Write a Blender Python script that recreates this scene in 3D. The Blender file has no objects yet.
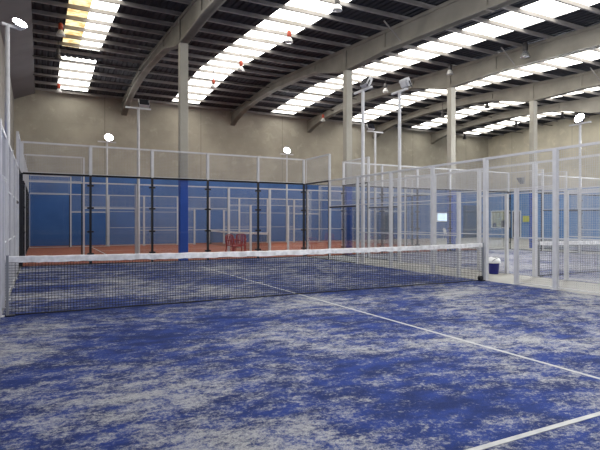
import bpy, bmesh, math, random
from mathutils import Vector, Matrix
random.seed(4)
S = bpy.context.scene
COL = S.collection
PI = math.pi

# ------------------------------------------------------------------ materials
def mat(name, col, rough=.6, metal=0., noise=None, spec=.4, bump=0., bscale=40.):
    """plain procedural material; noise=(colour2, scale, amount) mixes a second tone of the thing itself"""
    m = bpy.data.materials.new(name); m.use_nodes = True
    nt = m.node_tree; b = nt.nodes['Principled BSDF']
    b.inputs['Base Color'].default_value = (*col, 1); b.inputs['Roughness'].default_value = rough
    b.inputs['Metallic'].default_value = metal; b.inputs['Specular IOR Level'].default_value = spec
    tc = nt.nodes.new('ShaderNodeTexCoord')
    if noise:
        n = nt.nodes.new('ShaderNodeTexNoise'); n.inputs['Scale'].default_value = noise[1]; n.inputs['Detail'].default_value = 5
        r = nt.nodes.new('ShaderNodeValToRGB'); r.color_ramp.elements[0].position = .35; r.color_ramp.elements[1].position = .68
        a = noise[2]
        r.color_ramp.elements[0].color = (*col, 1)
        r.color_ramp.elements[1].color = (*[c*(1-a)+d*a for c, d in zip(col, noise[0])], 1)
        nt.links.new(tc.outputs['Object'], n.inputs['Vector']); nt.links.new(n.outputs['Fac'], r.inputs['Fac'])
        nt.links.new(r.outputs['Color'], b.inputs['Base Color'])
    if bump:
        n2 = nt.nodes.new('ShaderNodeTexNoise'); n2.inputs['Scale'].default_value = bscale; n2.inputs['Detail'].default_value = 3
        bp = nt.nodes.new('ShaderNodeBump'); bp.inputs['Strength'].default_value = bump; bp.inputs['Distance'].default_value = .01
        nt.links.new(tc.outputs['Object'], n2.inputs['Vector']); nt.links.new(n2.outputs['Fac'], bp.inputs['Height'])
        nt.links.new(bp.outputs['Normal'], b.inputs['Normal'])
    return m

def emis(name, col, st):
    m = bpy.data.materials.new(name); m.use_nodes = True; nt = m.node_tree
    nt.nodes.clear(); o = nt.nodes.new('ShaderNodeOutputMaterial'); e = nt.nodes.new('ShaderNodeEmission')
    e.inputs['Color'].default_value = (*col, 1); e.inputs['Strength'].default_value = st
    nt.links.new(e.outputs[0], o.inputs[0]); return m

def N(nt, t, **k):
    n = nt.nodes.new(t)
    for a, v in k.items(): setattr(n, a, v)
    return n

def math_node(nt, op, a, b=None, clamp=False):
    n = N(nt, 'ShaderNodeMath', operation=op, use_clamp=clamp)
    for i, x in enumerate((a, b)):
        if x is None: continue
        if isinstance(x, (int, float)): n.inputs[i].default_value = x
        else: nt.links.new(x, n.inputs[i])
    return n.outputs[0]

def mixc(nt, f, a, b):
    n = N(nt, 'ShaderNodeMix', data_type='RGBA')
    if isinstance(f, (int, float)): n.inputs[0].default_value = f
    else: nt.links.new(f, n.inputs[0])
    for i, x in ((6, a), (7, b)):
        if isinstance(x, tuple): n.inputs[i].default_value = (*x, 1)
        else: nt.links.new(x, n.inputs[i])
    return n.outputs[2]

def noise_node(nt, vec, scale, detail=4, rough=.55, dist=0.):
    n = N(nt, 'ShaderNodeTexNoise'); n.inputs['Scale'].default_value = scale; n.inputs['Detail'].default_value = detail
    n.inputs['Roughness'].default_value = rough; n.inputs['Distortion'].default_value = dist
    nt.links.new(vec, n.inputs['Vector']); return n.outputs['Fac']

def smooth(nt, x, a, b):
    n = N(nt, 'ShaderNodeMapRange', interpolation_type='SMOOTHSTEP')
    nt.links.new(x, n.inputs[0]); n.inputs[1].default_value = a; n.inputs[2].default_value = b
    return n.outputs[0]

def painted_concrete(name, top, paint, height, seam=6.0, soft=.01):
    """raw concrete, painted up to a height (object z), with the joints of the precast panels"""
    m = bpy.data.materials.new(name); m.use_nodes = True; nt = m.node_tree; b = nt.nodes['Principled BSDF']
    tc = N(nt, 'ShaderNodeTexCoord'); sp = N(nt, 'ShaderNodeSeparateXYZ'); nt.links.new(tc.outputs['Object'], sp.inputs[0])
    v = tc.outputs['Object']
    f1 = smooth(nt, noise_node(nt, v, .45, 6, .6), .35, .65)
    c = mixc(nt, f1, tuple(x*.86 for x in top), tuple(x*1.1 for x in top))
    f2 = smooth(nt, noise_node(nt, v, 1.3, 5, .65, .6), .56, .66)
    c = mixc(nt, math_node(nt, 'MULTIPLY', f2, .4), c, tuple(x*1.35 for x in top))
    if seam:
        u = math_node(nt, 'ADD', sp.outputs[0], sp.outputs[1])
        fr = math_node(nt, 'FRACT', math_node(nt, 'DIVIDE', u, seam))
        j = math_node(nt, 'LESS_THAN', fr, .05/seam)
        zf = math_node(nt, 'LESS_THAN', math_node(nt, 'FRACT', math_node(nt, 'DIVIDE', sp.outputs[2], 2.45)), .02)
        j = math_node(nt, 'MAXIMUM', j, math_node(nt, 'MULTIPLY', zf, .12))
        c = mixc(nt, math_node(nt, 'MULTIPLY', j, .5), c, tuple(x*.45 for x in top))
    pf = mixc(nt, smooth(nt, noise_node(nt, v, .8, 4), .3, .7), tuple(x*.88 for x in paint), tuple(x*1.1 for x in paint))
    e = math_node(nt, 'ADD', sp.outputs[2], math_node(nt, 'MULTIPLY', noise_node(nt, v, 5, 2), soft))
    msk = math_node(nt, 'GREATER_THAN', e, height)
    c = mixc(nt, msk, pf, c)
    nt.links.new(c, b.inputs['Base Color']); b.inputs['Roughness'].default_value = .75
    b.inputs['Specular IOR Level'].default_value = .25
    bp = N(nt, 'ShaderNodeBump'); bp.inputs['Strength'].default_value = .3; bp.inputs['Distance'].default_value = .02
    nt.links.new(noise_node(nt, v, 9, 5, .6), bp.inputs['Height']); nt.links.new(bp.outputs[0], b.inputs['Normal'])
    return m

def turf_mat(name, blue, dark, sand, amount):
    m = bpy.data.materials.new(name); m.use_nodes = True; nt = m.node_tree; b = nt.nodes['Principled BSDF']
    tc = N(nt, 'ShaderNodeTexCoord'); v = tc.outputs['Object']
    mp = N(nt, 'ShaderNodeMapping'); mp.inputs['Scale'].default_value = (.8, 1.1, 1); mp.inputs['Rotation'].default_value = (0, 0, .5)
    nt.links.new(v, mp.inputs[0]); w = mp.outputs[0]
    big = noise_node(nt, w, .55, 3, .5, .4)
    mid = noise_node(nt, w, 4.6, 8, .76, .15)
    fine = noise_node(nt, v, 26, 5, .75, .2)
    grain = noise_node(nt, v, 90, 2, .6)
    s = math_node(nt, 'ADD', math_node(nt, 'MULTIPLY', big, .8), math_node(nt, 'MULTIPLY', mid, 1.15))
    s = math_node(nt, 'ADD', s, math_node(nt, 'MULTIPLY', fine, .80))
    s = math_node(nt, 'ADD', s, math_node(nt, 'MULTIPLY', grain, .22))
    k = smooth(nt, s, 1.40-amount, 1.72-amount)
    bl = mixc(nt, smooth(nt, noise_node(nt, w, 3.1, 5, .6), .35, .65), dark, blue)
    bl = mixc(nt, math_node(nt, 'MULTIPLY', smooth(nt, grain, .45, .7), .35), bl, tuple(x*.45 for x in dark))
    sd = mixc(nt, smooth(nt, grain, .35, .65), tuple(x*.78 for x in sand), tuple(x*1.12 for x in sand))
    c = mixc(nt, math_node(nt, 'MULTIPLY', k, .86), bl, sd)
    nt.links.new(c, b.inputs['Base Color']); b.inputs['Roughness'].default_value = .9; b.inputs['Specular IOR Level'].default_value = .15
    bp = N(nt, 'ShaderNodeBump'); bp.inputs['Strength'].default_value = .5; bp.inputs['Distance'].default_value = .01
    nt.links.new(noise_node(nt, v, 60, 4, .7), bp.inputs['Height']); nt.links.new(bp.outputs[0], b.inputs['Normal'])
    return m

def glass_mat(name, tint, refl):
    m = bpy.data.materials.new(name); m.use_nodes = True; nt = m.node_tree; nt.nodes.clear()
    o = N(nt, 'ShaderNodeOutputMaterial'); t = N(nt, 'ShaderNodeBsdfTransparent'); g = N(nt, 'ShaderNodeBsdfGlossy')
    t.inputs[0].default_value = (*tint, 1); g.inputs['Roughness'].default_value = .02; g.inputs['Color'].default_value = (1, 1, 1, 1)
    fr = N(nt, 'ShaderNodeFresnel'); fr.inputs[0].default_value = 1.45
    mx = N(nt, 'ShaderNodeMixShader'); nt.links.new(math_node(nt, 'MULTIPLY', fr.outputs[0], refl), mx.inputs[0])
    nt.links.new(t.outputs[0], mx.inputs[1]); nt.links.new(g.outputs[0], mx.inputs[2]); nt.links.new(mx.outputs[0], o.inputs[0])
    return m

M = dict(
    white_metal=mat('white_painted_steel', (.60, .60, .615), .5, 0, ((.42, .42, .44), 6, .35)),
    wire=mat('galvanised_wire', (.44, .44, .46), .5, .1),
    black=mat('black_painted_steel', (.012, .012, .016), .45),
    roof=mat('dark_sheet_steel', (.050, .051, .058), .9, 0, ((.028, .028, .032), 1.2, .6), .1),
    purlin=mat('grey_concrete_purlin', (.30, .28, .26), .8, 0, ((.2, .18, .17), 2, .6)),
    beam=mat('raw_concrete_beam', (.27, .25, .21), .85, 0, ((.19, .175, .15), 1.1, .9), .3, .3, 14),
    fascia=mat('dark_grey_panel', (.155, .150, .158), .8, 0, ((.12, .115, .12), .9, .7)),
    glass=glass_mat('clear_glass', (.97, .985, .99), .42),
    tape=mat('worn_white_tape', (.88, .88, .88), .8, 0, ((.5, .49, .48), 9, .7), .2, .5, 18),
    cord=mat('black_net_cord', (.015, .015, .02), .7),
    line=mat('white_court_line', (.48, .48, .46), .85, 0, ((.28, .29, .32), 7, .6)),
    concrete=mat('grey_floor_concrete', (.40, .39, .36), .7, 0, ((.27, .265, .25), .9, .8), .3, .15, 20),
    red=mat('red_court_carpet', (.30, .10, .058), .9, 0, ((.26, .09, .06), 2.5, .8), .1, .3, 50),
    redplastic=mat('dark_red_plastic', (.30, .018, .022), .4, 0, ((.17, .02, .02), 8, .5)),
    lampred=mat('orange_red_ballast', (.36, .05, .02), .5),
    lampwhite=mat('white_lamp_reflector', (.5, .49, .47), .35),
    lampsteel=mat('steel_lamp_reflector', (.62, .62, .62), .25, .8),
    lampdark=mat('dark_ballast', (.05, .045, .045), .5),
    navy=mat('navy_plastic', (.012, .014, .15), .35),
    whiteplastic=mat('white_plastic', (.82, .82, .82), .4),
    yellow=mat('yellow_board', (.55, .56, .05), .6),
    doordark=mat('dark_blue_door', (.022, .045, .085), .5),
    doorway=mat('greige_doorway', (.17, .165, .14), .8, 0, ((.05, .05, .045), 2.2, .9)),
    whiteframe=mat('white_window_frame', (.70, .70, .68), .5),
    grey=mat('grey_plastic', (.22, .23, .25), .5),
    cable=mat('black_cable', (.01, .01, .01), .6),
    lens_off=mat('dark_floodlight_glass', (.02, .02, .025), .1, 0, None, .6),
    skylight=emis('daylit_translucent_panel', (1.0, .985, .95), 3.2),
    skydirty=emis('daylit_yellowed_panel', (1.0, .74, .34), .8),
    lens_on=emis('lit_floodlight_lens', (.95, .97, 1.0), 30),
    litwin=emis('lit_office_pane', (.55, .54, .32), .22),
    screen=emis('pale_blue_lit_pane', (.62, .78, 1.0), .95),
)

def stained(m, c1, c2, scale):      # dirt on the translucent panels
    nt = m.node_tree; e = [n for n in nt.nodes if n.type == 'EMISSION'][0]
    tc = N(nt, 'ShaderNodeTexCoord')
    nt.links.new(mixc(nt, smooth(nt, noise_node(nt, tc.outputs['Object'], scale, 5, .65), .38, .64), c1, c2), e.inputs['Color'])
stained(M['skydirty'], (1.0, .86, .5), (.62, .36, .12), 2.2)
stained(M['skylight'], (1.0, .99, .96), (.62, .60, .52), 1.6)

# ------------------------------------------------------------------ mesh helpers
def box(bm, x0, x1, y0, y1, z0, z1):
    v = [bm.verts.new((x, y, z)) for x in (x0, x1) for y in (y0, y1) for z in (z0, z1)]
    for q in ((0, 1, 3, 2), (4, 6, 7, 5), (0, 4, 5, 1), (2, 3, 7, 6), (0, 2, 6, 4), (1, 5, 7, 3)):
        bm.faces.new([v[i] for i in q])

def tube(bm, pts, r, n=8, cap=True):
    pts = [Vector(p) for p in pts]; rs = r if isinstance(r, (list, tuple)) else [r]*len(pts); rings = []
    for i, p in enumerate(pts):
        d = (pts[min(i+1, len(pts)-1)]-pts[max(i-1, 0)]).normalized()
        a = d.cross(Vector((0, 0, 1)))
        if a.length < .01: a = Vector((1, 0, 0))
        a.normalize(); c = d.cross(a).normalized()
        rings.append([bm.verts.new(p+rs[i]*(math.cos(t)*a+math.sin(t)*c)) for t in [2*PI*k/n for k in range(n)]])
    for A, B in zip(rings, rings[1:]):
        for k in range(n): bm.faces.new((A[k], A[(k+1) % n], B[(k+1) % n], B[k]))
    if cap: bm.faces.new(rings[0][::-1]); bm.faces.new(rings[-1])

def lathe(bm, prof, n=20, c=(0, 0, 0)):
    rings = [[bm.verts.new((c[0]+r*math.cos(2*PI*k/n), c[1]+r*math.sin(2*PI*k/n), c[2]+z)) for k in range(n)] for r, z in prof]
    for A, B in zip(rings, rings[1:]):
        for k in range(n): bm.faces.new((A[k], A[(k+1) % n], B[(k+1) % n], B[k]))
    bm.faces.new(rings[0][::-1]); bm.faces.new(rings[-1])

def prism(bm, poly, x0, x1):
    """poly of (y,z) extruded along x"""
    A = [bm.verts.new((x0, y, z)) for y, z in poly]; B = [bm.verts.new((x1, y, z)) for y, z in poly]
    bm.faces.new(A[::-1]); bm.faces.new(B); n = len(poly)
    for k in range(n): bm.faces.new((A[k], A[(k+1) % n], B[(k+1) % n], B[k]))

def obj(name, bm, m, parent=None, bevel=0, smooth_=False, loc=None):
    bmesh.ops.recalc_face_normals(bm, faces=bm.faces)
    me = bpy.data.meshes.new(name); bm.to_mesh(me); bm.free(); me.materials.append(m)
    if smooth_:
        for p in me.polygons: p.use_smooth = True
    o = bpy.data.objects.new(name, me); COL.objects.link(o)
    if parent: o.parent = parent
    if loc: o.location = loc
    if bevel:
        b = o.modifiers.new('bevel', 'BEVEL'); b.width = bevel; b.segments = 2; b.limit_method = 'ANGLE'
    return o

def B(*boxes):
    bm = bmesh.new()
    for b in boxes: box(bm, *b)
    return bm

def tag(o, label=None, cat=None, group=None, kind=None):
    if label: o['label'] = label
    if cat: o['category'] = cat
    if group: o['group'] = group
    if kind: o['kind'] = kind
    return o

def thing(name, label, cat, loc=(0, 0, 0), rotz=0, group=None):
    o = bpy.data.objects.new(name, None); COL.objects.link(o); o.location = loc; o.rotation_euler = (0, 0, rotz)
    o.empty_display_size = .2
    return tag(o, label, cat, group)

def struct(name, bm, m, label=None, parent=None):
    o = obj(name, bm, m, parent)
    if not parent: o['kind'] = 'structure'
    if label: o['label'] = label
    return o

def copy_tree(o, parent=None):
    c = o.copy(); COL.objects.link(c)
    if parent: c.parent = parent
    for ch in list(o.children): copy_tree(ch, c)
    return c

# ------------------------------------------------------------------ the hall
XL, XR, YN, YB = -.8, 36.8, -13.0, 26.0
def roofz(y): return 9.62 - .056*abs(y-18.5)

struct('floor', B((XL-.3, XR+.3, YN-.3, YB+.3, -.30, -.012)), M['concrete'])
blue_wall = (.06, .145, .38)
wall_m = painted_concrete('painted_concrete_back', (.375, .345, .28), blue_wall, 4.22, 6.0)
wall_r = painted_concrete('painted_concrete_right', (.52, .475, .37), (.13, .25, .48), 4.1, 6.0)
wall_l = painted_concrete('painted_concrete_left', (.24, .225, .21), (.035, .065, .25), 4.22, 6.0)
def gable(x0, x1, y0, y1):      # side wall following the roof
    bm = bmesh.new(); prism(bm, [(y0, -.012), (y1, -.012), (y1, roofz(y1)-.02), (18.5, roofz(18.5)-.02), (y0, roofz(y0)-.02)], x0, x1); return bm
struct('wall_back', B((XL-.3, XR+.3, YB, YB+.3, -.012, roofz(YB)-.02)), wall_m)
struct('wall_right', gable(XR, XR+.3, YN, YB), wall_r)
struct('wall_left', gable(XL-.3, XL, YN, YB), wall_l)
struct('wall_near', B((XL-.3, XR+.3, YN-.3, YN, -.012, roofz(YN)-.02)), wall_m)

# corrugated roof, open where the daylight strips are
strips = [(1.4, 3.0), (7.95, 9.68), (14.85, 16.6), (21.0, 22.85), (27.3, 29.0), (33.0, 34.7)]
bm = bmesh.new()
edges = [XL-.3] + [x for s in strips for x in s] + [XR+.3]
ys = [YN-.3, 18.5, YB+.3]
def roof_piece(bm, x0, x1, ya, yb, th=.04):
    n = max(1, round((x1-x0)/.25)); prof = []
    for k in range(n):
        a = x0+(x1-x0)*k/n; w = (x1-x0)/n
        prof += [(a, 0), (a+w*.55, 0), (a+w*.68, .045), (a+w*.87, .045)]
    prof.append((x1, 0))
    A = [bm.verts.new((x, ya, roofz(ya)+z)) for x, z in prof]; Bv = [bm.verts.new((x, yb, roofz(yb)+z)) for x, z in prof]
    C = [bm.verts.new((x, ya, roofz(ya)+z+th)) for x, z in prof]; D = [bm.verts.new((x, yb, roofz(yb)+z+th)) for x, z in prof]
    for i in range(len(prof)-1):
        bm.faces.new((A[i], A[i+1], Bv[i+1], Bv[i])); bm.faces.new((C[i], D[i], D[i+1], C[i+1]))
    bm.faces.new((A[0], Bv[0], D[0], C[0])); bm.faces.new((A[-1], C[-1], D[-1], Bv[-1]))
for i in range(0, len(edges), 2):
    for ya, yb in zip(ys, ys[1:]): roof_piece(bm, edges[i], edges[i+1], ya, yb)
# solid closing sheets in the strips (at the ridge of the first strip and at the eaves)
for x0, x1 in strips:
    for ya, yb in (((YN-.3, YN), (25.3, YB+.3)) + (((17.95, 18.5), (18.5, 19.6)) if x0 < 2 else ())): roof_piece(bm, x0, x1, ya, yb)
ceiling = struct('ceiling', bm, M['roof'])
def sky_panel(x0, x1, segs, m, label):
    bm = bmesh.new()
    for ya, yb in segs:
        cuts = [ya]+[y for y in [18.5] if ya < y < yb]+[yb]
        for a, b in zip(cuts, cuts[1:]):
            prism(bm, [(a, roofz(a)+.01), (b, roofz(b)+.01), (b, roofz(b)+.04), (a, roofz(a)+.04)], x0, x1)
    o = obj('skylight', bm, m, ceiling); o['label'] = label
for i, (x0, x1) in enumerate(strips):
    if i == 0:
        sky_panel(x0+.72, x1, [(YN, 17.95)], M['skylight'], 'bright white daylight strip')
        sky_panel(x0, x0+.72, [(YN, 17.95)], M['skydirty'], 'yellowed daylight panels')
        sky_panel(x0, x1, [(19.6, 25.3)], M['skylight'], 'bright white daylight strip beyond the ridge')
    else: sky_panel(x0, x1, [(YN, 25.3)], M['skylight'], 'bright white daylight strip')
pm = bmesh.new(); box(pm, .2, XR, -.022, .022, -.14, -.01); box(pm, .2, XR, -.04, .04, -.155, -.13)
p0 = obj('purlin', pm, M['purlin'], ceiling)
yy = 25.55; first = True
while yy > YN:
    c = p0 if first else p0.copy()
    if not first: COL.objects.link(c); c.parent = ceiling
    c.location = (0, yy, roofz(yy)); first = False; yy -= 1.4
# sloping gutter panel over the left wall
bm = bmesh.new()
for y0, y1 in ((YN, 18.5), (18.5, YB)):
    v = []
    for y in (y0, y1):
        z = roofz(y); v.append([bm.verts.new(q) for q in ((.25, y, z-.03), (.25, y, z-.24), (XL, y, z-.70), (XL, y, z-.03))])
    for k in range(4): bm.faces.new((v[0][k], v[0][(k+1) % 4], v[1][(k+1) % 4], v[1][k]))
    bm.faces.new(v[0][::-1]); bm.faces.new(v[1])
struct('trim_1', bm, M['fascia'], 'dark grey sloping gutter panel along the left roof edge')

# beams and columns
BX = [5.15, 12.25, 18.2, 24.1, 30.1]
ordn = ['nearest the left wall', 'second from the left wall', 'in the middle of the hall', 'second from the right wall', 'nearest the right wall']
CY = 10.3
top = [(y, roofz(y)-.157) for y in (YN, 0, 10, 13.2, 18.5, 22, 24, YB)]
bot = [(26.0, 8.15), (25.2, 8.42), (24, 8.66), (22.6, 8.83), (21, 8.93), (19, 8.98), (17, 8.92), (15, 8.82), (13.2, 8.66), (10.9, 8.1), (10.2, 8.03), (7.2, 8.05), (3, 7.83), (YN, 6.95)]
for i, x in enumerate(BX):
    t = thing('concrete_beam', 'long raw concrete roof beam with an arched far end, '+ordn[i], 'beam', (x, 0, 0), 0, 'concrete roof beams')
    bm = bmesh.new(); prism(bm, top+bot, -.11, .11)
    # flanges, top and bottom
    for (ya, za), (yb, zb) in zip(top, top[1:]): prism(bm, [(ya, za-.12), (yb, zb-.12), (yb, zb), (ya, za)], -.16, .16)
    for (yb, zb), (ya, za) in zip(bot, bot[1:]): prism(bm, [(ya, za), (yb, zb), (yb, zb+.1), (ya, za+.1)], -.16, .16)
    obj('girder', bm, M['beam'], t)
    for ysf in (7.3, 13.2, 2.0):
        zb = 8.05 if ysf > 5 else 7.75
        obj('stiffener', B((-.165, .165, ysf-.05, ysf+.05, 8.66 if ysf > 13 else zb, roofz(ysf)-.2)), M['beam'], t)
    bm = bmesh.new(); tube(bm, [(-.12, 6.2, 8.05), (-.85, 6.3, 8.74)], .028, 6); obj('brace', bm, M['purlin'], t)
colmat = painted_concrete('column_concrete_and_blue_paint', (.37, .35, .30), (.04, .10, .42), 3.07, 0)
cn = ['behind the far glass wall of the front court', 'between the front and the second court', 'behind the second court', 'rising behind the far right corner of the second court', 'hidden low at the right']
for i, x in enumerate(BX[:4]):
    t = thing('concrete_column', 'square raw concrete column with a blue painted foot, '+['behind the far glass wall of the front court', 'by the gap between the front and middle court', 'behind the end wall of the middle court', 'at the right, beyond the middle court'][i], 'column', (x, CY, -.012), 0, 'concrete columns')
    obj('shaft', B((-.15, .15, -.15, .15, 0, 8.055)), colmat, t, .015)
    obj('head', B((-.17, .17, -.11, .11, 8.05, roofz(CY)-.2)), M['beam'], t)

# cables under the roof
for y, z, l in ((19.0, 9.24, 'black cable strung across the hall just below the ridge'), (22.0, 9.08, 'black cable strung across the hall near the back wall')):
    bm = bmesh.new(); pts = []
    for k in range(61):
        x = .2+k*(XR-.2)/60; pts.append((x, y, z-.03*abs(math.sin(x*PI/6))))
    tube(bm, pts, .022, 6); tag(obj('overhead_cable', bm, M['cable']), l, 'cable')

# doors, window, sign on the far walls
def frame_rect_x(x, y0, y1, z0, z1, w, d):     # on the right wall (faces -x)
    return B((x-d, x, y0, y0+w, z0, z1), (x-d, x, y1-w, y1, z0, z1), (x-d, x, y0+w, y1-w, z1-w, z1), (x-d, x, y0+w, y1-w, z0, z0+w))
w = struct('window_1', frame_rect_x(XR, 23.35, 25.6, .85, 2.45, .10, .08), M['whiteframe'], 'white framed office window in the blue right wall')
obj('pane', B((XR-.03, XR-.01, 23.45, 25.5, .95, 2.35)), M['litwin'], w)
obj('desk', B((XR-.04, XR-.03, 23.45, 24.4, .95, 1.55), (XR-.04, XR-.03, 25.0, 25.4, .95, 1.3)), M['lampdark'], w)
d = struct('door_1', frame_rect_x(XR, 22.2, 23.15, 0, 2.4, .07, .06), M['whiteframe'], 'open greyish doorway beside the office window')
obj('door_leaf', B((XR-.03, XR-.01, 22.27, 23.08, 0, 2.33)), M['doorway'], d)
tag(obj('sign_board', B((XR-.04, XR-.003, 21.15, 22.0, 1.42, 1.92)), M['yellow']), 'small plain yellow board on the blue right wall', 'sign')
w = struct('window_2', B((30.6, 31.98, YB-.06, YB, 1.42, 1.50), (30.6, 31.98, YB-.06, YB, 2.14, 2.22), (30.6, 30.68, YB-.06, YB, 1.5, 2.14), (31.9, 31.98, YB-.06, YB, 1.5, 2.14)), M['whiteframe'], 'small glowing pale blue window in the back wall')
obj('pane', B((30.68, 31.9, YB-.03, YB-.01, 1.5, 2.14)), M['screen'], w)
def back_door(name, x0, x1, h, label):
    d = struct(name, B((x0, x0+.08, YB-.06, YB, 0, h), (x1-.08, x1, YB-.06, YB, 0, h), (x0+.08, x1-.08, YB-.06, YB, h-.08, h)), M['doordark'], label)
    obj('door_leaf', B((x0+.08, x1-.08, YB-.04, YB-.01, 0, h-.08)), M['doordark'], d)
    bm = bmesh.new(); tube(bm, [(x1-.2, YB-.08, 1.05), (x1-.34, YB-.08, 1.05)], .015, 6); box(bm, x1-.22, x1-.19, YB-.08, YB-.04, 1.03, 1.07); obj('door_handle', bm, M['lampsteel'], d)
back_door('door_2', 33.7, 35.3, 2.9, 'wide dark blue door in the back wall')
back_door('door_3', 24.9, 25.7, 2.6, 'narrow dark teal door in the back wall')
t = thing('wall_speaker', 'small grey loudspeaker high on the right wall above the blue paint', 'speaker', (XR-.02, 22.0, 4.95), 0)
bm = bmesh.new(); v = [bm.verts.new(q) for q in ((-.5, -.28, .25), (-.5, .28, .25), (-.02, .2, .3), (-.02, -.2, .3), (-.12, -.22, -.25), (-.12, .22, -.25), (-.02, .2, -.2), (-.02, -.2, -.2))]
for q in ((0, 1, 2, 3), (4, 7, 6, 5), (0, 4, 5, 1), (3, 2, 6, 7), (0, 3, 7, 4), (1, 5, 6, 2)): bm.faces.new([v[k] for k in q])
obj('cabinet', bm, M['grey'], t); obj('bracket', B((-.03, .015, -.05, .05, -.1, .1)), M['black'], t)

# ------------------------------------------------------------------ court surfaces and lines
def court_lines(parent, z, along_x=False):
    """service lines 6.95 m from the net and the centre line, court centred at the parent's origin"""
    def bb(x0, x1, y0, y1): return (y0, y1, x0, x1, z, z+.003) if along_x else (x0, x1, y0, y1, z, z+.003)
    obj('centre_line', B(bb(-.02, .02, -7.15, 7.15)), M['line'], parent)
    for s in (-1, 1): obj('service_line', B(bb(-4.98, 4.98, s*6.95-.025, s*6.95+.025)), M['line'], parent)
blue, dark, sand = (.019, .042, .19), (.010, .021, .095), (.39, .39, .385)
turf = turf_mat('blue_turf_with_sand', blue, dark, sand, 0.0)
turf2 = turf_mat('blue_turf_with_pale_sand', blue, dark, (.40, .40, .43), .12)
for x, m, l in ((0, turf, 'blue sand-dusted turf of the front court'), (11.9, turf2, 'pale sandy blue turf of the middle court'), (23.8, turf2, 'pale sandy blue turf of the far right court')):
    o = obj('artificial_turf', B((-5, 5, -10, 10, -.012, 0)), m, loc=(x+5, 0, 0)); o['kind'] = 'structure'; o['label'] = l
    court_lines(o, 0.0)
o = obj('court_carpet', B((-10.75, 10.4, -8.62, 7.2, -.012, 0)), M['red'], loc=(10, 18.8, 0)); o['kind'] = 'structure'; o['label'] = 'terracotta red carpet of the court at the back'
court_lines(o, 0.0, True)

# ------------------------------------------------------------------ fences and glass walls
_cache = {}
def shared(key, build, m):
    if key not in _cache:
        bm = build(); bmesh.ops.recalc_face_normals(bm, faces=bm.faces)
        me = bpy.data.meshes.new(key); bm.to_mesh(me); bm.free(); me.materials.append(m); _cache[key] = me
    return _cache[key]
def part(name, me, parent, loc=(0, 0, 0)):
    o = bpy.data.objects.new(name, me); COL.objects.link(o); o.parent = parent; o.location = loc; return o

def wire_panel(w, h, rails, wr=.0017, sp=.05):
    """welded wire panel: local x 0..w, z 0..h"""
    def build():
        bm = bmesh.new()
        n = round(w/sp)
        for k in range(1, n): x = w*k/n; box(bm, x-wr, x+wr, -wr, wr, 0, h)
        n = round(h/sp)
        for k in range(1, n): z = h*k/n; box(bm, 0, w, wr, 3*wr, z-wr, z+wr)
        return bm
    return shared('wire_%g_%g' % (w, h), build, M['wire'])
def rail_frame(w, h, rails, fw=.02):
    def build():
        bm = B((0, w, -.015, .015, h-fw, h), (0, w, -.015, .015, 0, fw), (0, .012, -.012, .012, fw, h-fw), (w-.012, w, -.012, .012, fw, h-fw))
        for r in rails: box(bm, .012, w-.012, -.013, .013, r-.014, r+.014)
        return bm
    return shared('frame_%g_%g_%s' % (w, h, rails), build, M['white_metal'])
def mesh_panel(parent, x, w, z, h, rails=()):
    o = part('mesh_panel', wire_panel(w-.09, h, rails), parent, (x+.045, 0, z))
    part('panel_frame', rail_frame(w-.09, h, tuple(rails)), o)
def post(parent, x, h, s=.045, m='white_metal', z0=0.):
    o = part('post', shared('post_%g_%g_%s_%g' % (h, s, m, z0), lambda: B((-s, s, -s, s, z0, h)), M[m]), parent, (x, 0, 0))
    if z0 == 0: part('base_plate', shared('plate_%g_%s' % (s, m), lambda: B((-s*1.7, s*1.7, -s*1.7, s*1.7, 0, .012)), M[m]), o)
    return o
def glass(parent, x, w, h, y=0, tone='black'):
    o = part('glass_panel', shared('glass_%g_%g' % (w, h), lambda: B((.04, w-.04, -.006, .006, .02, h-.02)), M['glass']), parent, (x, y, 0))
    part('edge_frame', shared('gframe_%g_%g_%s' % (w, h, tone), lambda: B((.012, w-.012, -.03, .03, h-.045, h+.005), (.012, .034, -.018, .018, .02, h-.045), (w-.034, w-.012, -.018, .018, .02, h-.045), (.012, w-.012, -.02, .02, 0, .02)), M[tone]), o)
    return o

def side_fence(label, loc, rotz, door=True, lo=-10, hi=10, group='long side fences of the courts', tone='black'):
    """long side of a court, local x = -10..10 along it, gap beside the net on both sides"""
    t = thing('side_fence', label, 'fence', loc, rotz, group)
    for s in (-1, 1):
        def X(a, b): return (a, b-a) if s > 0 else (-b, b-a)
        rng = lambda a, b: (lo <= s*a <= hi) and (lo <= s*b <= hi)
        if rng(8, 10):
            x, w = X(8, 10); glass(t, x, w, 3.0, 0, tone); mesh_panel(t, x, w, 3.02, .96)
            post(t, s*7.96, 4.0, .032); post(t, s*8.03, 3.0, .022, 'black')
        if rng(6, 8):
            x, w = X(6, 8); glass(t, x, w, 2.0, 0, tone); mesh_panel(t, x, w, 2.02, .96)
            post(t, s*5.97, 3.0, .04)
        for a, b in ((4, 6), (2, 4)):
            if rng(a, b):
                x, w = X(a, b); mesh_panel(t, x, w, .03, 2.95, (1.05, 2.0))
        if rng(.95, 2): x, w = X(.95, 2); mesh_panel(t, x, w, .03, 2.15, (1.05,))
        for a in (4, 2):
            if rng(a, a): post(t, s*a, 3.0, .045)
        if rng(.95, .95): post(t, s*.95, 2.2, .04)
        if rng(0, 2):
            x, w = X(0, 2); mesh_panel(t, x, w, 2.2, .78)
    post(t, 0, 3.0, .048)
    obj('top_rail', B((max(-8, lo), min(8, hi), -.02, .02, 2.98, 3.015)), M['white_metal'], t)
    for s in (-1, 1):
        if lo <= s*10 <= hi: obj('high_rail', B((min(s*8, s*10), max(s*8, s*10), -.02, .02, 3.98, 4.015)), M['white_metal'], t)
    return t

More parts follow.
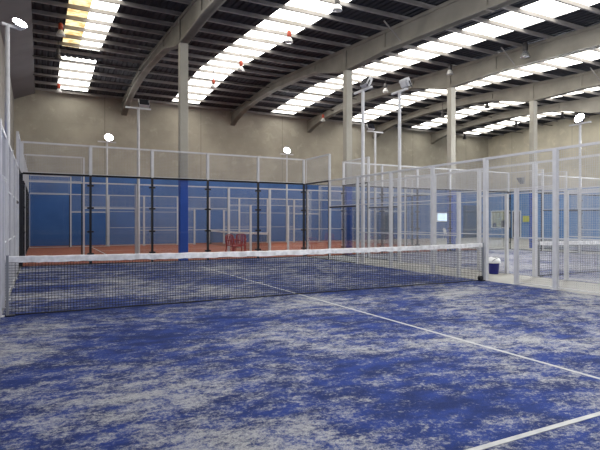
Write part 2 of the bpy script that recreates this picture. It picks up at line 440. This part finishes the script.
def end_wall(label, loc, rotz, group='glass end walls of the courts'):
    """short side: local x 0..10, five glass panels with wire above"""
    t = thing('end_wall', label, 'glass wall', loc, rotz, group)
    for k in range(5):
        glass(t, k*2, 2.0, 3.0); mesh_panel(t, 2*k, 2.0, 3.02, .96)
    for k in range(6):
        x = min(max(k*2, .0), 10)
        p = post(t, x, 3.0, .036, 'black')
        part('clamps', shared('clamps', lambda: B(*[(-.10, .10, -.06, .06, z-.03, z+.03) for z in (.35, 1.1, 1.9, 2.65)]), M['black']), p)
        post(t, x, 4.0, .04, 'white_metal', 3.0)
    obj('glass_rail', B((0, 10, -.03, .03, 2.97, 3.02)), M['black'], t)
    obj('top_rail', B((0, 10, -.02, .02, 3.98, 4.015)), M['white_metal'], t)
    return t

H = PI/2
side_fence('white wire side fence at the extreme left, seen edge-on beside the net end', (-.04, 0, 0), H, lo=-4)
side_fence('white wire side fence along the right of the front court, beside the net post', (10.07, 0, 0), H)
side_fence('white wire fence along the near side of the middle court, behind the bin', (11.83, 0, 0), H)
side_fence('white wire fence along the far side of the middle court', (21.97, 0, 0), H)
side_fence('white wire fence on the near side of the far right court', (23.73, 0, 0), H)
side_fence('white wire fence on the near side of the red court, just behind the front court', (10, 13.73, 0), 0, tone='white_metal')
side_fence('white wire fence on the far side of the red court, against the back wall', (10, 23.87, 0), 0, tone='white_metal')
end_wall('black-framed glass end wall of the front court, right across the left half', (0, 10.05, 0), 0)
end_wall('glass end wall of the middle court, behind the wire fences', (11.9, 10.05, 0), 0)
end_wall('glass end wall of the far right court', (23.8, 10.05, 0), 0)
end_wall('glass end wall at the left end of the red court', (-.05, 13.8, 0), H)
end_wall('glass end wall at the right end of the red court', (20.05, 13.8, 0), H)

# ------------------------------------------------------------------ nets
def net(label, loc, rotz, near=False):
    t = thing('court_net', label, 'net', loc, rotz, 'court nets')
    def hgt(x): return .885+.035*(abs(x)/5)**2
    bm = bmesh.new(); r = .0026 if near else .0026; n = 222 if near else 130
    for k in range(n+1):
        x = -4.95+9.9*k/n; box(bm, x-r, x+r, -r, r, .012, hgt(x)-.06)
    rows = 19 if near else 12; seg = 16
    for j in range(1, rows+1):
        for k in range(seg):
            xa, xb = -4.95+9.9*k/seg, -4.95+9.9*(k+1)/seg
            za, zb = [.02+(hgt(x)-.08)*j/(rows+1) for x in (xa, xb)]
            v = [bm.verts.new(q) for q in ((xa, r, za-r), (xb, r, zb-r), (xb, r, zb+r), (xa, r, za+r), (xa, 3*r, za-r), (xb, 3*r, zb-r), (xb, 3*r, zb+r), (xa, 3*r, za+r))]
            for q in ((0, 1, 2, 3), (4, 7, 6, 5), (0, 4, 5, 1), (3, 2, 6, 7)): bm.faces.new([v[i] for i in q])
    obj('netting', bm, M['cord'], t)
    bm = bmesh.new(); tube(bm, [(-4.95+9.9*k/24, 0, .014+.004*math.sin(k*1.7)) for k in range(25)], .011, 6); obj('bottom_cord', bm, M['cord'], t)
    # folded tape with small waves
    bm = bmesh.new(); rings = []
    nn = 110; rnd = random.Random(3)
    for k in range(nn+1):
        x = -4.95+9.9*k/nn; z = hgt(x)+rnd.uniform(-.004, .004); d = rnd.uniform(-.004, .004); lo = .10+rnd.uniform(-.006, .006)
        rings.append([bm.verts.new((x, -.014+d, z-lo)), bm.verts.new((x, -.012+d, z-.01)), bm.verts.new((x, 0, z)), bm.verts.new((x, .012+d, z-.01)), bm.verts.new((x, .014+d, z-lo))])
    for A, Bq in zip(rings, rings[1:]):
        for k in range(5): bm.faces.new((A[k], A[(k+1) % 5], Bq[(k+1) % 5], Bq[k]))
    bm.faces.new(rings[0][::-1]); bm.faces.new(rings[-1])
    obj('top_tape', bm, M['tape'], t, smooth_=False)
    for s in (-1, 1):
        p = obj('net_post', B((-.018, .018, -.022, .022, 0, .93)), M['grey'], t, .004, loc=(4.965 if s > 0 else -4.92, 0, 0))
        obj('foot', B((-.10, .02, -.07, .07, 0, .02) if s > 0 else (-.02, .10, -.07, .07, 0, .02)), M['black'], p)
        if s > 0:
            bm = bmesh.new(); tube(bm, [(-.085, -.05, .07), (-.085, .03, .07)], .055, 14); obj('winch_wheel', bm, M['black'], p)
    return t
net('black net with a worn white top tape across the front court', (5, 0, 0), 0, True)
net('net with a white top tape across the middle court behind the wire fences', (16.9, 0, 0), 0)
net('net of the far right court', (28.8, 0, 0), 0)
net('net across the red court at the back, behind the red chairs', (10, 18.8, 0), H)

# ------------------------------------------------------------------ floodlight poles
def floodlight_pole(label, x, y, rotz, h=6.15, heads=((.3, 1),), arm=1.1, tilt=.5, power=260, hz=.16, hw=.21, off=0., hs=1.):
    """local: crossbar along x, heads face local -y"""
    t = thing('floodlight_pole', label, 'floodlight', (x, y, -.012), rotz, 'floodlight poles of the courts')
    bm = bmesh.new(); tube(bm, [(0, 0, 0), (0, 0, h)], [.065, .055], 12); obj('pole', bm, M['white_metal'], t, smooth_=False)
    obj('base_plate', B((-.12, .12, -.12, .12, 0, .02)), M['white_metal'], t)
    obj('crossbar', B((-arm/2+off, arm/2+off, -.035, .035, h-.03, h+.04)), M['white_metal'], t)
    for hx, on in heads:
        if on:
            bm = bmesh.new(); lathe(bm, [(.10, .16), (.20, .06), (.25, -.06), (.235, -.065), (.10, -.01)][:4], 20)
            bmesh.ops.rotate(bm, verts=bm.verts, cent=(0, 0, 0), matrix=Matrix.Rotation(-PI/2, 3, 'X'))
        else: bm = None
        hd = obj('lamp_head', bm or B((-hw, hw, -.06, .09, -.15, .15), (-hw*.8, hw*.8, .09, .13, -.12, .12)), M['white_metal'], t, .012, loc=(hx, 0, h+hz+.08)); hd.rotation_euler = (-tilt, 0, 0); hd.scale = (hs, hs, hs)
        obj('yoke', B((-hw-.02, -hw, -.02, .02, -hz-.06, .02), (hw, hw+.02, -.02, .02, -hz-.06, .02)), M['black'], hd)
        if on:
            bm = bmesh.new(); lathe(bm, [(.228, -.062), (.228, -.075), (.16, -.095), (.05, -.105)], 20)
            bmesh.ops.rotate(bm, verts=bm.verts, cent=(0, 0, 0), matrix=Matrix.Rotation(-PI/2, 3, 'X')); bmesh.ops.scale(bm, vec=(1, 1, 1), verts=bm.verts)
        obj('lens', bm if on else B((-hw*.92, hw*.92, -.075, -.06, -.135, .135)), M['lens_on' if on else 'lens_off'], hd)
        if on:
            L = bpy.data.lights.new('floodlight_beam', 'AREA'); L.shape = 'RECTANGLE'; L.size = .38; L.size_y = .26; L.energy = power; L.color = (.95, .97, 1)
            lo = bpy.data.objects.new('floodlight_beam', L); COL.objects.link(lo); lo.parent = hd; lo.location = (0, -.13, 0); lo.rotation_euler = (-PI/2+.55, 0, 0)
            L.spread = math.radians(150)
# heads face local -y. rotz = +90deg turns them towards +x, -90deg towards -x
floodlight_pole('tall white floodlight pole with a glaring lamp at the extreme left edge', -.225, 6.6, .55, heads=((.3, 1),), h=6.55, arm=.5, off=.1, tilt=.75, hz=.04, hs=.78, power=110)
floodlight_pole('unlit pole standing against the front court right fence', 10.27, 5.94, -H, heads=((.2, 0),), h=6.0)
floodlight_pole('unlit pole on the near fence line of the middle court', 11.6, 5.62, H, heads=((-.35, 0),), h=6.05, arm=.9)
floodlight_pole('pole with a glaring lamp above the fences at the far right', 22.17, 6.07, -H, heads=((0, 1),), h=5.95, power=260)
floodlight_pole('unlit pole with a dark lamp box at its top, behind the glass wall at left', 4.07, 13.52, 0, heads=((.22, 0),), h=6.15, arm=1.0)
floodlight_pole('unlit short-looking pole seen between the two taller ones', 15.85, 13.52, 0, heads=((-.3, 0),), h=6.15, arm=1.0)
floodlight_pole('pole with a glaring round lamp before the back wall at the left', 3.96, 24.15, 0, heads=((.1, 1),), h=6.15, arm=1.0, power=70)
floodlight_pole('pole with a glaring round lamp before the back wall right of the glass corner', 15.55, 24.15, 0, heads=((0, 1),), h=6.15, arm=1.0, power=200)
for px, py, rz, l in ((11.6, -5.8, H, 'added unseen lit pole beside the near half of the middle court, left fence'), (22.2, -5.8, -H, 'added unseen lit pole beside the near half of the middle court, right fence'),
        (23.5, 4.6, H, 'added lit pole on the near side of the far right court, just outside the picture'),
        (34.0, 5.8, -H, 'added lit pole on the far side of the far right court, beyond the picture'), (34.0, -5.8, -H, 'added unseen lit pole on the near half of the far right court, by the right wall')):
    floodlight_pole(l, px, py, rz, heads=((0, 1),), h=6.05, power=350)  # out-of-view poles added to brighten the right part of the hall
floodlight_pole('lit pole beside the near half of the front court, right fence', 10.28, -5.8, -H, heads=((0, 1),), h=6.05, power=300)
floodlight_pole('lit pole beside the near half of the front court, left fence', -.3, -5.8, H, heads=((0, 1),), h=6.05, power=300)

# ------------------------------------------------------------------ hanging high-bay lamps
def bay_lamp(x, y, z, red, label, size=.85, steel=False):
    t = thing('high_bay_lamp', label, 'lamp', (x, y, z), 0, 'high bay lamps hanging under the roof')
    bm = bmesh.new(); lathe(bm, [(.19*size, 0), (.185*size, .02), (.15*size, .13*size), (.08*size, .24*size), (.05*size, .26*size), (.045*size, .255*size), (.07*size, .22*size), (.135*size, .11*size), (.17*size, .01)][:5], 18)
    obj('shade', bm, M['lampsteel' if steel else 'lampdark' if label.startswith(('dark', 'smallest dark')) else 'lampwhite'], t, smooth_=True)
    bm = bmesh.new(); lathe(bm, [(.09*size, .25*size), (.10*size, .28*size), (.10*size, .5*size), (.06*size, .55*size)], 14)
    obj('ballast', bm, M['lampred' if red else 'lampdark'], t, smooth_=True)
    bm = bmesh.new(); tube(bm, [(0, 0, .54*size), (0, 0, roofz(y)-.19-z)], .012, 6); obj('hanging_rod', bm, M['cable'], t)
for a in (
    (1.4, 22.5, 8.4, 1, 'red-topped white lamp hanging low before the back wall, over the left court end'),
    (1.2, 16.2, 8.45, 0, 'dark-topped lamp at the left side of the first daylight strip'),
    (1.2, 13.0, 8.5, 1, 'red-topped lamp beside the yellowed daylight panels'),
    (8.6, 13.8, 8.4, 1, 'orange-topped white lamp, middle of the three in front of the second daylight strip'),
    (8.95, 9.2, 8.4, 1, 'largest orange-topped white lamp, in front of the second daylight strip'),
    (8.4, 17.5, 8.4, 1, 'smallest orange-topped lamp, just right of the left column'),
    (17.6, 22.6, 8.4, 1, 'small red-topped lamp just above the back wall in mid picture'),
    (16.7, 13.8, 8.4, 0, 'white lamp hanging between the two unlit tall poles'),
    (9.0, 5.5, 8.35, 0, 'white lamp cut by the top edge of the picture'),
    (17.4, 9.5, 8.4, 0, 'white lamp hanging against the beam above the third column'),
    (17.7, 5.35, 8.1, 0, 'biggest steel-coloured lamp, high at the right before the beam', 1.1, True),
    (23.9, 17.5, 8.4, 0, 'dark-topped lamp just left of the third column'),
    (24.4, 14.0, 8.4, 0, 'dark-topped lamp between the two right-hand columns'),
    (31.7, 23.7, 8.4, 0, 'smallest dark lamp near the far right corner of the hall'),
    (31.1, 17.7, 8.4, 0, 'dark lamp just left of the rightmost column'),
    (31.4, 14.0, 8.4, 0, 'dark lamp beside the glaring lamp at the far right')): bay_lamp(*a)

# ------------------------------------------------------------------ bin by the door
t = thing('waste_bin', 'navy blue bin with a white liner and lid outside the front court', 'bin', (11.53, 1.14, -.012), .3)
bm = bmesh.new(); lathe(bm, [(.125, 0), (.13, .01), (.155, .30), (.16, .31)], 24); obj('bucket', bm, M['navy'], t, smooth_=True)
bm = bmesh.new(); lathe(bm, [(.165, .30), (.178, .31), (.182, .38), (.175, .40), (.15, .44), (.10, .465), (.04, .47)], 24); obj('lid', bm, M['whiteplastic'], t, smooth_=True)
bm = bmesh.new(); tube(bm, [(.182*math.cos(a), -.05-.1*math.sin(a), .36+.10*math.sin(a)) for a in [PI*k/10 for k in range(11)]], .008, 6); obj('handle', bm, M['grey'], t)
obj('lid_flap', B((-.08, .05, -.10, .0, .462, .475)), M['black'], t)

# ------------------------------------------------------------------ chairs
def chair(name, label, loc, rz, m, group=None):
    t = thing(name, label, 'chair', loc, rz, group)
    bm = bmesh.new(); box(bm, -.22, .22, -.22, .22, .42, .445); box(bm, -.22, .22, -.235, -.215, .39, .445); obj('seat', bm, m, t, .008)
    bm = bmesh.new()
    for k in range(5): x = -.17+k*.085; v = x; tube(bm, [(v, .21, .44), (v, .25, .65), (v*1.02, .30, .86)], .026, 6)
    tube(bm, [(-.22, .215, .44), (-.225, .25, .65), (-.2, .30, .84), (-.1, .315, .89), (.1, .315, .89), (.2, .30, .84), (.225, .25, .65), (.22, .215, .44)], .019, 8)
    obj('backrest', bm, m, t)
    for s in (-1, 1):
        bm = bmesh.new(); tube(bm, [(s*.24, .26, .66), (s*.27, .05, .66), (s*.27, -.15, .65), (s*.25, -.21, .60)], .02, 8); obj('armrest', bm, m, t)
        bm = bmesh.new(); tube(bm, [(s*.25, -.21, .61), (s*.235, -.215, .42), (s*.26, -.25, 0)], [.02, .024, .016], 8); obj('leg', bm, m, t)
        bm = bmesh.new(); tube(bm, [(s*.21, .20, .44), (s*.24, .27, 0)], [.024, .016], 8); obj('leg', bm, m, t)
chair('plastic_armchair', 'dark red plastic armchair behind the glass wall, left one', (7.72, 12.2, -.012), .35, M['redplastic'], 'red chairs behind the glass')
chair('plastic_armchair', 'dark red plastic armchair behind the glass wall, right one turned sideways', (8.32, 13.12, -.012), -.5, M['redplastic'], 'red chairs behind the glass')
chair('plastic_armchair', 'pale plastic chair by the back wall under the pale blue window, left one', (30.6, 24.6, -.012), .4, M['whiteplastic'], 'pale chairs by the back wall')
chair('plastic_armchair', 'pale plastic chair by the back wall under the pale blue window, right one', (31.5, 24.8, -.012), -.3, M['whiteplastic'], 'pale chairs by the back wall')

# ------------------------------------------------------------------ daylight, camera
wd = bpy.data.worlds.new('World'); S.world = wd; wd.use_nodes = True
wd.node_tree.nodes['Background'].inputs[0].default_value = (.7, .8, 1, 1); wd.node_tree.nodes['Background'].inputs[1].default_value = 1.0

cam = bpy.data.cameras.new('camera'); co = bpy.data.objects.new('camera', cam); COL.objects.link(co); S.camera = co
co.location = (.5132, -9.4085, 1.446); co.rotation_euler = (PI/2, 0, -.5119)
cam.sensor_width = 36; cam.lens = 524.01/600*36; cam.shift_x = -34.4/600; cam.shift_y = -3.5/600
cam.clip_start = .05; cam.clip_end = 200
S.view_settings.view_transform = 'Standard'; S.view_settings.look = 'None'
S.view_settings.exposure = 1.05; S.view_settings.gamma = 1; S.view_settings.use_curve_mapping = False
